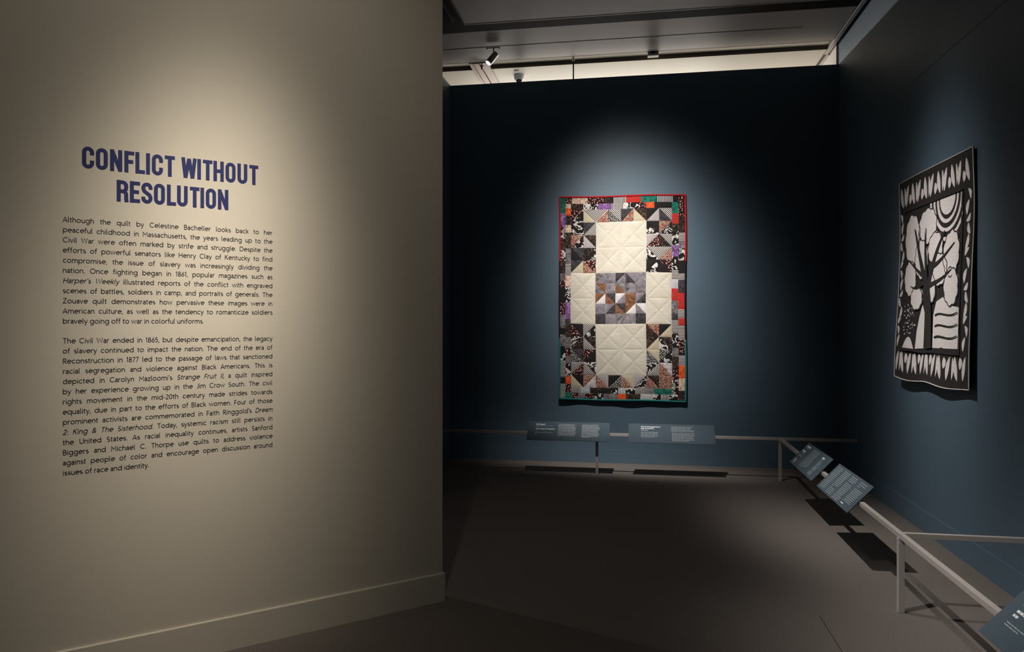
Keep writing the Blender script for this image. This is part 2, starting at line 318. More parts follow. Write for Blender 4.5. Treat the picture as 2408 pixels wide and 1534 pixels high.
# ---------------------------------------------------------------- stroke lettering
def arc(cx, cy, rx, ry, a0, a1, n=None):
    n = n or max(6, int(abs(a1-a0)/14))
    return [(cx+rx*math.cos(R(a0+(a1-a0)*i/n)), cy+ry*math.sin(R(a0+(a1-a0)*i/n))) for i in range(n+1)]
XH = 60
bowl = lambda cx: arc(cx, 33, 28, 27.5, 0, 360, 24)
G = {
 'a': (50, [[(42, 0), (42, 42)]+arc(25, 42, 17, 18, 0, 150), [(42, 37), (23, 37)]+arc(22, 21.5, 15, 15.5, 90, 270)+[(30, 7), (42, 20)]]),
 'b': (70, [[(8, 0), (8, 104)], bowl(36)]), 'c': (60, [arc(35, 33, 28, 27.5, 48, 312)]),
 'd': (71, [[(63, 0), (63, 104)], bowl(35)]), 'e': (66, [[(7, 36), (62, 36)]+arc(35, 33, 28, 27.5, 6, 312)]),
 'f': (36, [[(15, 0), (15, 84)]+arc(31, 84, 16, 17, 180, 75), [(1, 60), (34, 60)]]),
 'g': (71, [bowl(35), [(63, 63), (63, -4)]+arc(36, -4, 27, 22, 0, -145)]),
 'h': (60, [[(8, 0), (8, 104)], arc(30, 36, 22, 24, 180, 0)+[(52, 0)]]),
 'i': (20, [[(10, 0), (10, 63)], [(10, 84), (10, 96)]]), 'j': (22, [[(12, 63), (12, -10)]+arc(2, -10, 10, 15, 0, -90), [(12, 84), (12, 96)]]),
 'k': (52, [[(8, 0), (8, 104)], [(46, 63), (10, 28)], [(22, 40), (48, 0)]]), 'l': (24, [[(9, 104), (9, 14)]+arc(18, 14, 9, 10, 180, 280)]),
 'm': (96, [[(8, 0), (8, 63)], arc(28, 38, 20, 22, 180, 0)+[(48, 0)], arc(68, 38, 20, 22, 180, 0)+[(88, 0)]]),
 'n': (60, [[(8, 0), (8, 63)], arc(30, 36, 22, 24, 180, 0)+[(52, 0)]]), 'o': (70, [bowl(35)]),
 'p': (70, [[(8, -30), (8, 63)], bowl(36)]), 'q': (71, [[(63, -30), (63, 63)], bowl(35)]),
 'r': (38, [[(8, 0), (8, 63)], arc(28, 36, 20, 24, 180, 65)]),
 's': (46, [arc(24, 46, 16, 14, 45, 270)+arc(24, 19, 18, 13.5, 90, -140)]),
 't': (36, [[(14, 86), (14, 18)]+arc(26, 18, 12, 13, 180, 285), [(1, 60), (33, 60)]]),
 'u': (60, [[(8, 63), (8, 28)]+arc(30, 28, 22, 23, 180, 360)+[(52, 63)], [(52, 30), (52, 0)]]),
 'v': (54, [[(3, 63), (27, 3), (51, 63)]]), 'w': (84, [[(3, 63), (23, 3), (42, 60), (61, 3), (81, 63)]]),
 'x': (52, [[(5, 63), (47, 0)], [(47, 63), (5, 0)]]), 'y': (54, [[(3, 63), (28, 2)], [(51, 63), (19, -24), (6, -26)]]),
 'z': (50, [[(5, 58), (43, 58), (6, 5), (46, 5)]]),
 'A': (78, [[(3, 0), (39, 98), (75, 0)], [(16, 30), (62, 30)]]),
 'B': (66, [[(9, 0), (9, 100)], [(9, 95), (33, 95)]+arc(33, 74, 20, 21, 90, -90)+[(9, 53)], [(33, 53)]+arc(36, 29, 23, 24, 90, -90)+[(9, 5)]]),
 'C': (86, [arc(49, 50, 42, 45, 48, 312)]), 'D': (82, [[(9, 0), (9, 100)], [(9, 95), (34, 95)]+arc(34, 50, 42, 45, 90, -90)+[(9, 5)]]),
 'E': (60, [[(54, 95), (9, 95), (9, 5), (54, 5)], [(9, 52), (48, 52)]]), 'F': (56, [[(52, 95), (9, 95), (9, 0)], [(9, 50), (46, 50)]]),
 'H': (80, [[(9, 0), (9, 100)], [(71, 0), (71, 100)], [(9, 52), (71, 52)]]), 'I': (22, [[(11, 0), (11, 100)]]),
 'J': (44, [[(35, 100), (35, 24)]+arc(18, 24, 17, 19, 0, -130)]), 'K': (70, [[(9, 0), (9, 100)], [(62, 100), (12, 48)], [(26, 60), (65, 0)]]),
 'L': (54, [[(9, 100), (9, 5), (50, 5)]]), 'M': (94, [[(9, 0), (9, 96), (47, 38), (85, 96), (85, 0)]]),
 'O': (98, [arc(49, 50, 43, 45, 0, 360, 28)]), 'P': (62, [[(9, 0), (9, 100)], [(9, 95), (32, 95)]+arc(32, 70, 23, 25, 90, -90)+[(9, 45)]]),
 'R': (66, [[(9, 0), (9, 100)], [(9, 95), (34, 95)]+arc(34, 72, 22, 23, 90, -90)+[(9, 49)], [(32, 49), (60, 0)]]),
 'S': (62, [arc(31, 71, 22, 24, 40, 270)+arc(31, 26, 24, 21, 90, -145)]), 'T': (68, [[(3, 95), (65, 95)], [(34, 95), (34, 0)]]),
 'U': (78, [[(9, 100), (9, 36)]+arc(39, 36, 30, 31, 180, 360)+[(69, 100)]]),
 'W': (110, [[(4, 100), (29, 4), (55, 94), (81, 4), (106, 100)]]), 'Z': (70, [[(7, 95), (60, 95), (7, 5), (64, 5)]]),
 '0': (62, [arc(31, 50, 24, 45, 0, 360, 26)]), '1': (36, [[(4, 80), (22, 96), (22, 0)]]),
 '2': (58, [arc(28, 70, 21, 25, 160, -30)+[(6, 5), (54, 5)]]), '5': (56, [[(48, 95), (14, 95), (10, 55)]+arc(27, 33, 23, 28, 120, -140)]),
 '6': (60, [arc(30, 30, 23, 25, 0, 360, 22), [(44, 98), (10, 42)]]), '7': (54, [[(4, 95), (48, 95), (18, 0)]]),
 '8': (60, [arc(30, 73, 19, 22, 0, 360, 20), arc(30, 27, 23, 24, 0, 360, 20)]), '9': (60, [arc(30, 70, 23, 25, 0, 360, 22), [(50, 58), (16, 2)]]),
 '.': (20, [[(10, 0), (10, 13)]]), ',': (20, [[(12, 12), (5, -16)]]), ':': (22, [[(11, 0), (11, 13)], [(11, 48), (11, 61)]]),
 "'": (18, [[(12, 102), (7, 76)]]), '-': (42, [[(7, 38), (35, 38)]]),
 '&': (76, [[(68, 0), (18, 66)]+arc(31, 77, 15, 18, 215, -40)+[(20, 46)]+arc(27, 26, 20, 21.5, 110, 320)+[(66, 46)]]),
}
for ch_ in 'abcdefghijklmnopqrstuvwxyz':          # tall x-height
    ad_, st_ = G[ch_]
    up = lambda y: y*1.13 if y <= 63 else 71.2+(y-63)*.80
    G[ch_] = (ad_*1.07, [[(x*1.07, up(y)) for x, y in q] for q in st_])
def stad(a0, a1):   # condensed rounded frame letter centre lines
    return arc(26, 74, 17, 17, a0, 180)+arc(26, 26, 17, 17, 180, a1)
HG = {
 'C': (60, [[(43, 62)]+arc(26, 74, 17, 17, 0, 180)+arc(26, 26, 17, 17, 180, 360)+[(43, 38)]]),
 'O': (62, [arc(26, 74, 17, 17, 0, 180)+arc(26, 26, 17, 17, 180, 360)+[(43, 74)]]),
 'N': (64, [[(9, 0), (9, 100)], [(45, 0), (45, 100)], [(8, 97), (46, 3)]]), 'F': (50, [[(9, 0), (9, 100)], [(9, 91), (45, 91)], [(9, 51), (40, 51)]]),
 'L': (49, [[(9, 0), (9, 100)], [(9, 9), (44, 9)]]), 'I': (27, [[(9, 0), (9, 100)]]), 'T': (54, [[(1, 91), (49, 91)], [(25, 0), (25, 91)]]),
 'W': (78, [[(8, 100), (20, 2)], [(20, 2), (37, 96)], [(37, 96), (54, 2)], [(54, 2), (66, 100)]]), 'H': (62, [[(9, 0), (9, 100)], [(44, 0), (44, 100)], [(9, 51), (44, 51)]]),
 'U': (62, [[(9, 100)]+arc(26, 26, 17, 17, 180, 360)+[(43, 100)]]),
 'R': (60, [[(9, 0), (9, 100)], [(9, 91), (26, 91)]+arc(26, 74, 17, 17, 90, 0)+arc(26, 66, 17, 17, 0, -90)+[(9, 49)], [(28, 49)]+arc(28, 34, 15, 15, 90, 0)+[(43, 12), (46, 0)]]),
 'E': (53, [[(9, 0), (9, 100)], [(9, 91), (47, 91)], [(9, 51), (42, 51)], [(9, 9), (47, 9)]]),
 'S': (59, [[(43, 68)]+arc(26, 74, 17, 17, 0, 180)+[(10, 66), (14, 58), (38, 41)]+arc(26, 26, 17, 17, 25, -180)+[(9, 32)]]),
 ' ': (27, []),
}
def strip(bm, pts, hw, f, th):
    """a flat raised ribbon of half width hw along pts; f maps (x, y, h) to 3-D"""
    pts = [p for i, p in enumerate(pts) if not i or math.hypot(p[0]-pts[i-1][0], p[1]-pts[i-1][1]) > 1e-7]
    n = len(pts); closed = n > 3 and math.hypot(pts[0][0]-pts[-1][0], pts[0][1]-pts[-1][1]) < 1e-4
    L, Rr = [], []
    for i in range(n):
        def nrm(a, b_):
            dx, dy = b_[0]-a[0], b_[1]-a[1]; q = math.hypot(dx, dy) or 1; return (-dy/q, dx/q)
        ns = []
        if i or closed: ns.append(nrm(pts[i-1] if i else pts[-2], pts[i]))
        if i < n-1 or closed: ns.append(nrm(pts[i], pts[i+1] if i < n-1 else pts[1]))
        nx, ny = sum(q[0] for q in ns)/len(ns), sum(q[1] for q in ns)/len(ns); q2 = max(nx*nx+ny*ny, .16)
        nx, ny = nx/q2*hw, ny/q2*hw
        L.append((pts[i][0]+nx, pts[i][1]+ny)); Rr.append((pts[i][0]-nx, pts[i][1]-ny))
    top = [(bm.verts.new(f(*a, th)), bm.verts.new(f(*b_, th))) for a, b_ in zip(L, Rr)]
    for (a, b_), (c, d) in zip(top, top[1:]): bm.faces.new((a, b_, d, c))
def text_width(s, font, track=0): return sum(font[ch][0]+track if ch in font else 30 for ch in s)
def put(bm, s, font, x, y, size, hw, f, th=.0006, shear=0, track=0, sx=1):
    k = size/100
    for ch in s:
        if ch not in font: x += 30*k; continue
        adv, st = font[ch]
        for i_, p in enumerate(st): strip(bm, [(x+(a+shear*b_)*k*sx, y+b_*k) for a, b_ in p], hw*k, f, th+i_*4e-5)
        x += (adv+track)*k*sx
    return x

# wall text on the beige partition: local x along the wall, z up
wt = thing('wall_text', 'blue heading and two dark paragraphs of lettering on the beige wall', 'wall text', P0+DV*-1.426-NV*.012+Vector((0, 0, .9)), (0, 0, math.atan2(DY, DX)))
WF = lambda x, y, h: (x+1.426, -h, y-.9)
bm = bmesh.new()
for s, x0, x1, z in (('CONFLICT WITHOUT', -1.804, -1.047, 2.290), ('RESOLUTION', -1.668, -1.185, 2.154)):
    size = .098; wd = text_width(s, HG)-9; k = (x1-x0)/(wd*size/100)
    put(bm, s, HG, x0, z, size, 8.3, WF, .001, 0, 0, k)
obj('heading', bm, M_head, wt)['label'] = 'indigo condensed capital heading'
para1 = """Although the quilt by Celestine Bacheller looks back to her
peaceful childhood in Massachusetts, the years leading up to the
Civil War were often marked by strife and struggle. Despite the
efforts of powerful senators like Henry Clay of Kentucky to find
compromise, the issue of slavery was increasingly dividing the
nation. Once fighting began in 1861, popular magazines such as
/Harper's /Weekly illustrated reports of the conflict with engraved
scenes of battles, soldiers in camp, and portraits of generals. The
Zouave quilt demonstrates how pervasive these images were in
American culture, as well as the tendency to romanticize soldiers
bravely going off to war in colorful uniforms.""".split('\n')
para2 = """The Civil War ended in 1865, but despite emancipation, the legacy
of slavery continued to impact the nation. The end of the era of
Reconstruction in 1877 led to the passage of laws that sanctioned
racial segregation and violence against Black Americans. This is
depicted in Carolyn Mazloomi's /Strange /Fruit /II, a quilt inspired
by her experience growing up in the Jim Crow South. The civil
rights movement in the mid-20th century made strides towards
equality, due in part to the efforts of Black women. Four of those
prominent activists are commemorated in Faith Ringgold's /Dream
/2: /King /& /The /Sisterhood. Today, systemic racism still persists in
the United States. As racial inequality continues, artists Sanford
Biggers and Michael C. Thorpe use quilts to address violence
against people of color and encourage open discussion around
issues of race and identity.""".split('\n')
TS, TX0, TX1, TRK = .0226, -1.877, -.974, 6
for lines, z in ((para1, 2.045), (para2, 1.511)):
    bm = bmesh.new()
    for i, ln in enumerate(lines):
        ws = ln.split(' '); wid = [(text_width(q.replace('/', ''), G, TRK)-TRK)*TS/100 for q in ws]
        gap = (TX1-TX0-sum(wid))/(len(ws)-1) if i < len(lines)-1 else .0085
        sq = 1.0
        if gap < .0065: sq = (TX1-TX0-.0065*(len(ws)-1))/sum(wid); gap = .0065
        x = TX0
        for q, wd in zip(ws, wid):
            put(bm, q.replace('/', ''), G, x, z-.0447*i, TS, 6.2, WF, .0006, .2 if q[0] == '/' else 0, TRK, sq)
            x += wd*sq+gap
    obj('paragraph', bm, M_text, wt)

# ---------------------------------------------------------------- patchwork quilt on the back wall
QW, QH, QX, QZ = 1.425, 2.325, -.148, .722
qr = thing('patchwork_quilt', 'tall patchwork quilt of cream blocks and printed triangles on the back wall', 'quilt', (QX, YB, QZ))
def q1(x, z, h=0):
    t = 1-z/QH
    s = .016+.030*t*t+.006*t*math.sin(x*7+1.1)+.003*math.sin(x*5+z*3)+.004*t*t*math.sin(x*17)
    return (x+.004*math.sin(z*4.2), -(s+h), z+.004*math.sin(x*6)+(.004-.008*(x/QW+.5)) )
def puff(d, hgt=.0055): return hgt*(1-math.exp(-max(d, 0)/.013))
def seg_d(p, a, b_):
    ax, ay = a; bx, by = b_; vx, vy = bx-ax, by-ay
    t = max(0, min(1, ((p[0]-ax)*vx+(p[1]-ay)*vy)/(vx*vx+vy*vy))); return math.hypot(p[0]-ax-t*vx, p[1]-ay-t*vy)
def patch(bm, uvl, poly, mi, rot, f, n=10, hgt=.0055):
    c, s = math.cos(rot), math.sin(rot); E = list(zip(poly, poly[1:]+poly[:1])); cache = {}
    ox, oy = random.random()*3, random.random()*3
    def V(p):
        key = (round(p[0], 6), round(p[1], 6))
        if key not in cache: cache[key] = bm.verts.new(f(p[0], p[1], puff(min(seg_d(p, *e) for e in E), hgt)))
        return cache[key]
    def face(ps):
        fc = bm.faces.new([V(p) for p in ps]); fc.material_index = mi; fc.smooth = True
        for l, p in zip(fc.loops, ps): l[uvl].uv = ((p[0]*c+p[1]*s)+ox, (-p[0]*s+p[1]*c)+oy)
    if len(poly) == 3:
        a, b_, d = poly
        P = lambda i, j: (a[0]+(b_[0]-a[0])*i/n+(d[0]-a[0])*j/n, a[1]+(b_[1]-a[1])*i/n+(d[1]-a[1])*j/n)
        for i in range(n):
            for j in range(n-i):
                face([P(i, j), P(i+1, j), P(i, j+1)])
                if i+j < n-1: face([P(i+1, j), P(i+1, j+1), P(i, j+1)])
    else:
        a, b_, d, e = poly
        lx = math.hypot(b_[0]-a[0], b_[1]-a[1]); ly = math.hypot(e[0]-a[0], e[1]-a[1])
        nx, ny = max(5, int(lx/.011)), max(5, int(ly/.011))
        def P(i, j):
            u, v_ = i/nx, j/ny
            return tuple((a[k]*(1-u)+b_[k]*u)*(1-v_)+(e[k]*(1-u)+d[k]*u)*v_ for k in (0, 1))
        for i in range(nx):
            for j in range(ny): face([P(i, j), P(i+1, j), P(i+1, j+1), P(i, j+1)])
names = list(F); MI = {k: i for i, k in enumerate(names)}; FM = [F[k] for k in names]
x0, z0 = -QW/2, 0
cx0, cx1 = x0+.094*QW, x0+.892*QW; cw = (cx1-cx0)/8; cz1 = QH-.0625*QH; cz0 = .0605*QH; ch = (cz1-cz0)/14
TRI = ['stripe', 'swirl', 'seed', 'dot', 'ring', 'speck', 'check', 'paisley', 'marble', 'slate', 'swirl2', 'black', 'swirl', 'seed', 'dot', 'stripe']
bm = bmesh.new(); uvl = bm.loops.layers.uv.new('UVMap'); last = None
for r_ in range(14):
    for c_ in range(8):
        if 1 <= r_ <= 12 and 2 <= c_ <= 5: continue
        if 5 <= r_ <= 8: continue
        ax, bx = cx0+c_*cw, cx0+(c_+1)*cw; bz = cz1-r_*ch; az = bz-ch
        k1, k2 = random.sample(TRI, 2)
        rt = lambda k: R(random.choice((45, -45))) if k in ('stripe', 'check') else R(random.choice((0, 90, 45)))
        if (r_+c_) % 2: A, B = [(ax, az), (bx, az), (ax, bz)], [(bx, az), (bx, bz), (ax, bz)]
        else: A, B = [(ax, az), (bx, az), (bx, bz)], [(ax, az), (bx, bz), (ax, bz)]
        patch(bm, uvl, A, MI[k1], rt(k1), q1); patch(bm, uvl, B, MI[k2], rt(k2), q1)
def cream(c0, c1, r0, r1):
    for c_ in range(c0, c1, 2):
        for r_ in range(r0, r1, 2):
            ax, bx = cx0+c_*cw, cx0+(c_+2)*cw; bz = cz1-r_*ch; az = bz-2*ch; m_ = ((ax+bx)/2, (az+bz)/2)
            q = [(ax, az), (bx, az), (bx, bz), (ax, bz)]
            for i in range(4): patch(bm, uvl, [q[i], q[(i+1) % 4], m_], MI['cream'], 0, q1, 16, .0045)
cream(2, 6, 1, 5); cream(0, 2, 5, 9); cream(6, 8, 5, 9); cream(2, 6, 9, 13)
BOR = ['seed', 'seed', 'swirl', 'stripe', 'stripe', 'bandana', 'orange', 'splash', 'purple', 'grey', 'paisley', 'black', 'peach', 'green', 'swirl2', 'slate', 'seed', 'grey', 'stripe', 'bandana', 'swirl', 'stripe', 'splash', 'paisley', 'black']
def run(a0, a1, b0, b1, vert):
    p = a0; prev = None
    while p < a1-.02:
        ln = random.uniform(.07, .19); q = min(p+ln, a1)
        if a1-q < .05: q = a1
        k = random.choice([x for x in BOR if x != prev]); prev = k
        poly = [(b0, p), (b1, p), (b1, q), (b0, q)] if vert else [(p, b0), (q, b0), (q, b1), (p, b1)]
        patch(bm, uvl, poly, MI[k], R(90) if vert and k == 'stripe' else 0, q1, 6, .004); p = q
bw1, bw2 = cx0-x0-.012, 0
lx_ = [x0+.010, x0+.010+bw1/2, cx0]; rx_ = [cx1, cx1+(QW/2-.010-cx1)/2, QW/2-.010]
bz_ = [.010, .010+(cz0-.01)/2, cz0]; tz_ = [cz1, cz1+(QH-.01-cz1)/2, QH-.010]
run(bz_[0], tz_[2], lx_[0], lx_[1], True); run(bz_[1], tz_[1], lx_[1], lx_[2], True)
run(bz_[1], tz_[1], rx_[0], rx_[1], True); run(bz_[0], tz_[2], rx_[1], rx_[2], True)
run(lx_[1], rx_[1], bz_[0], bz_[1], False); run(lx_[2], rx_[0], bz_[1], bz_[2], False)
run(lx_[1], rx_[1], tz_[1], tz_[2], False); run(lx_[2], rx_[0], tz_[0], tz_[1], False)
def finish(bm, name, mats, parent):
    me = bpy.data.meshes.new(name); bm.to_mesh(me); bm.free(); return link(name, me, mats, parent)
finish(bm, 'patchwork_top', FM, qr)
# centre panel: a plain abstract collage in the same colours
bm = bmesh.new(); uvl = bm.loops.layers.uv.new('UVMap')
ax, bx, bz, az = cx0+2*cw, cx0+6*cw, cz1-5*ch, cz1-9*ch
P = lambda u, v_: (ax+(bx-ax)*u, az+(bz-az)*v_)
for i, row in enumerate((('mauve', 'grey', 'mauve', 'slate', 'mauve'), ('grey', 'mauve', 'brown', 'mauve', 'grey'), ('whitec', 'brown', 'mauve', 'brown', 'slate'), ('mauve', 'slate', 'brown', 'whitec', 'mauve'), ('slate', 'mauve', 'grey', 'mauve', 'slate'))):
    for j, k in enumerate(row):
        a0, a1, b0, b1_ = j/5, (j+1)/5, 1-(i+1)/5, 1-i/5; k2 = row[(j+i+1) % 5]
        if (i+j) % 2: A, B = [(a0, b0), (a1, b0), (a0, b1_)], [(a1, b0), (a1, b1_), (a0, b1_)]
        else: A, B = [(a0, b0), (a1, b0), (a1, b1_)], [(a0, b0), (a1, b1_), (a0, b1_)]
        patch(bm, uvl, [P(*p) for p in A], MI[k], 0, q1, 7, .004); patch(bm, uvl, [P(*p) for p in B], MI[k2], 0, q1, 7, .004)
finish(bm, 'centre_panel', FM, qr)['label'] = 'grey central panel pieced from brown, charcoal and white triangles'
def slab(bm, W, H, f, nx, nz, b0, b1, xo=0):
    g = {}
    for s, h in ((0, b1), (1, b0)):
        for i in range(nx+1):
            for j in range(nz+1): g[s, i, j] = bm.verts.new(f(xo+W*i/nx, H*j/nz, h))
    for s in (0, 1):
        for i in range(nx):
            for j in range(nz): bm.faces.new([g[s, i, j], g[s, i+1, j], g[s, i+1, j+1], g[s, i, j+1]])
    for i in range(nx):
        for j in (0, nz): bm.faces.new([g[0, i, j], g[0, i+1, j], g[1, i+1, j], g[1, i, j]])
    for j in range(nz):
        for i in (0, nx): bm.faces.new([g[0, i, j], g[0, i, j+1], g[1, i, j+1], g[1, i, j]])
    return bm
obj('backing', slab(bmesh.new(), QW-.008, QH-.008, lambda x, z, h: q1(x, z+.004, h), 60, 96, -.010, -.0005, -QW/2+.004), M_bind_dark, qr)
def side(pts): return [q1(x, z, .001) for x, z in pts]
def ln(a, b_, n=60): return [(a[0]+(b_[0]-a[0])*i/n, a[1]+(b_[1]-a[1])*i/n) for i in range(n+1)]
hx = QW/2-.004; zr, zt_ = QH*.68, QH*.30
for nm, pts, m_, lb in (('binding', ln((-hx, zr), (-hx, QH))+ln((-hx, QH), (hx, QH))[1:]+ln((hx, QH), (hx, zr))[1:], M_bind_red, 'red binding along the top edge and upper sides'),
                        ('binding', ln((-hx, zt_), (-hx, zr)), M_bind_dark, 'dark maroon binding on the left edge'), ('binding', ln((hx, zt_), (hx, zr)), M_bind_dark, 'dark maroon binding on the right edge'),
                        ('binding', ln((-hx, zt_), (-hx, .003))+ln((-hx, .003), (hx, .003))[1:]+ln((hx, .003), (hx, zt_))[1:], M_bind_teal, 'teal binding along the bottom edge and lower sides')):
    obj(nm, tube(bmesh.new(), side(pts), .010 if 'dark' not in lb else .008), m_, qr, True)['label'] = lb

# ---------------------------------------------------------------- black and white quilt on the right wall (u runs towards the camera)
BW, BH, BY, BZ = 1.335, 1.598, 6.512, 1.155
br = thing('black_and_white_quilt', 'black quilt with white leaf border and tree design on the right wall', 'quilt', (XR, BY-BW/2, BZ))
def q2(u, z, h=0):
    t = 1-z/BH
    s = .020+.040*t*t+.010*t*t*math.sin(u*8.5+.6)+.005*math.sin(u*4+z*5)
    return (-(s+h), BW/2-(u-.004*math.sin(z*9)), z+.008*t*t*math.sin(u*9+2)+(.006 if z > BH*.9 else 0)*math.sin(u*3))
obj('backing', slab(bmesh.new(), BW, BH, q2, 60, 70, -.008, 0), M_qblack, br, True)
ring = ln((0, 0), (BW, 0), 50)+ln((BW, 0), (BW, BH), 50)[1:]+ln((BW, BH), (0, BH), 50)[1:]+ln((0, BH), (0, 0), 50)[1:-1]
obj('edge_piping', tube(bmesh.new(), [q2(x, z, .0015) for x, z in ring], .004, 6, True), M_qwhite2, br)
def fill(bm, pts, h=.004, f=q2):
    vsx = [bm.verts.new(f(x, z, h)) for x, z in pts]; e = bm.faces.new(vsx); lo = [bm.verts.new(f(x, z, 0)) for x, z in pts]
    n = len(pts)
    for i in range(n): bm.faces.new((vsx[i], lo[i], lo[(i+1) % n], vsx[(i+1) % n]))
    bmesh.ops.triangulate(bm, faces=[e])
def leaf(cx, cz, L_, W_, ang, bend=0, n=12):
    c, s = math.cos(ang), math.sin(ang); out = []
    for sg in (1, -1):
        rng = range(n+1) if sg == 1 else range(n-1, 0, -1)
        for i in rng:
            t = i/n; x = (t-.5)*L_; y = sg*W_/2*math.sin(math.pi*t)**.8+bend*math.sin(math.pi*t)
            out.append((cx+x*c-y*s, cz+x*s+y*c))
    return out
bm = bmesh.new()
for zc, sg in ((BH-.135, 1), (.135, -1)):          # top and bottom rows of leaves
    i = 0; u = .075
    while u < BW-.05:
        k = i % 4; ang = R(90)+sg*R((14, 2, -14, 0)[k])
        L_ = (.17, .15, .17, .08)[k]; W_ = (.050, .030, .048, .05)[k]
        fill(bm, leaf(u, zc-(.035*sg if k == 3 else 0), L_, W_, ang, .008*(-1)**i))
        u += (.058, .052, .060, .066)[k]; i += 1
for uc, sg in ((.062, 1), (BW-.075, -1)):          # side columns
    i = 0; z = .30
    while z < BH-.28:
        k = i % 3; fill(bm, leaf(uc+(.012, -.012, .004)[k]*sg, z, (.105, .085, .075)[k], (.042, .034, .038)[k], R((70, 115, 40)[k]*1), .012*(-1)**i))
        z += (.085, .075, .068)[k]; i += 1
obj('leaf_border', bm, M_qwhite, br)['label'] = 'white leaf shapes round the border'
# centre: white cloth ground, black generic tree and rings
UI0, UI1, ZI0, ZI1 = .125, 1.175, .245, 1.335
def scallop(cx, cz, rx, rz, n, amp, a0=0):
    return [(cx+rx*(1+amp*abs(math.sin(n*t/2)))*math.cos(t+a0), cz+rz*(1+amp*abs(math.sin(n*t/2)))*math.sin(t+a0)) for t in (2*math.pi*i/(n*7) for i in range(n*7))]
bm = bmesh.new(); outl = []
for i, (cx, cz, rx, rz, n) in enumerate(((.30, 1.10, .150, .185, 9), (.60, 1.17, .155, .125, 10), (.255, .80, .110, .130, 9), (.49, .93, .125, .140, 9), (.76, .99, .125, .110, 9),
                          (1.03, .93, .115, .150, 10), (.84, .83, .130, .110, 9), (1.04, .70, .105, .125, 9), (.39, .64, .105, .085, 8), (.70, .70, .075, .10, 7))):
    o_ = [(min(x, 1.165), min(z, ZI1-.005)) for x, z in scallop(cx, cz, rx, rz, n, .10)]; fill(bm, o_, .004+.0005*i); outl.append((o_, .0046+.0005*i))
# rolling white ground at lower right and rows of hills
fill(bm, [(.73, .50), (.79, .60), (.90, .63), (1.02, .57), (1.165, .55), (1.165, .27), (.745, .26)])
fill(bm, [(.40, .25), (.41, .38), (.45, .50), (.50, .58), (.55, .50), (.57, .36), (.57, .25)])
for (a, b_, z, h) in ((.17, .36, .25, .09),):
    fill(bm, [(a, z)]+[(a+(b_-a)*i/14, z+h*math.sin(math.pi*i/14)) for i in range(1, 14)]+[(b_, z)])
for i in range(46):                               # specks
    x, z = random.uniform(.15, .38), random.uniform(.36, .60); r_ = random.uniform(.0025, .006)
    fill(bm, [(x+r_*math.cos(t), z+r_*1.4*math.sin(t)) for t in (0, 1.05, 2.1, 3.14, 4.2, 5.24)])
fill(bm, [(.93+.125*math.cos(t), ZI1+.125*math.sin(t)) for t in (math.pi+math.pi*i/16 for i in range(17))])
for r0 in (.175, .235, .295):                     # half rings hanging from the top
    out = [(.93+r0*math.cos(math.pi+math.pi*i/22), ZI1+r0*1.05*math.sin(math.pi+math.pi*i/22)) for i in range(23)]
    r1 = r0-.026
    fill(bm, [p for p in out if p[0] < 1.175]+[p for p in [(.93+r1*math.cos(2*math.pi-math.pi*i/22), ZI1+r1*1.05*math.sin(2*math.pi-math.pi*i/22)) for i in range(23)] if p[0] < 1.175])
obj('cloth_shapes', bm, M_qwhite, br)['label'] = 'stitched white clouds, hills and rings'
bm = bmesh.new()
def limb(pts, w0_, w1_, h=.0105):
    n = len(pts)-1
    Lp, Rp = [], []
    for i, p in enumerate(pts):
        a, c = pts[max(i-1, 0)], pts[min(i+1, n)]; dx, dz = c[0]-a[0], c[1]-a[1]; q = math.hypot(dx, dz); w_ = (w0_+(w1_-w0_)*i/n)/2
        Lp.append((p[0]-dz/q*w_, p[1]+dx/q*w_)); Rp.append((p[0]+dz/q*w_, p[1]-dx/q*w_))
    tp = [(bm.verts.new(q2(*a, h)), bm.verts.new(q2(*c, h))) for a, c in zip(Lp, Rp)]
    for (a, b_), (c, d) in zip(tp, tp[1:]): bm.faces.new((a, b_, d, c))
def curve(*ctrl, n=14):
    out = []
    for i in range(n+1):
        p = [Vector(c) for c in ctrl]; t = i/n
        while len(p) > 1: p = [a.lerp(b_, t) for a, b_ in zip(p, p[1:])]
        out.append((p[0].x, p[0].y))
    return out
for o_, h_ in outl: limb(o_+o_[:1], .009, .009, h_)
limb(curve((.66, .25), (.63, .45), (.64, .60), (.60, .72)), .16, .11)
limb(curve((.60, .70), (.52, .84), (.44, 1.0), (.36, 1.18)), .085, .012); limb(curve((.63, .70), (.72, .86), (.80, .98), (.92, 1.10)), .075, .012)
limb(curve((.60, .72), (.60, .9), (.56, 1.02), (.58, 1.16)), .06, .010); limb(curve((.54, .80), (.42, .84), (.34, .90), (.22, .95)), .04, .008)
limb(curve((.74, .86), (.86, .88), (.95, .93), (1.08, 1.0)), .035, .008); limb(curve((.66, .72), (.80, .74), (.92, .76), (1.05, .82)), .04, .008)
limb(curve((.46, .96), (.42, 1.02), (.46, 1.1), (.44, 1.16)), .022, .006); limb(curve((.56, .76), (.44, .72), (.36, .70), (.28, .74)), .035, .008)
for z in (.34, .42, .50): limb(curve((.78, z), (.9, z+.04), (1.0, z-.02), (1.15, z+.02)), .012, .008)
limb([(UI0, ZI1+.012), (UI1, ZI1+.012)], .02, .02); limb([(UI1, ZI0), (UI1, ZI1)], .014, .014); limb([(UI0, ZI0-.01), (UI1, ZI0-.01)], .018, .018)
obj('tree_shape', bm, M_qblack, br)['label'] = 'black trunk and branches over the white cloth'

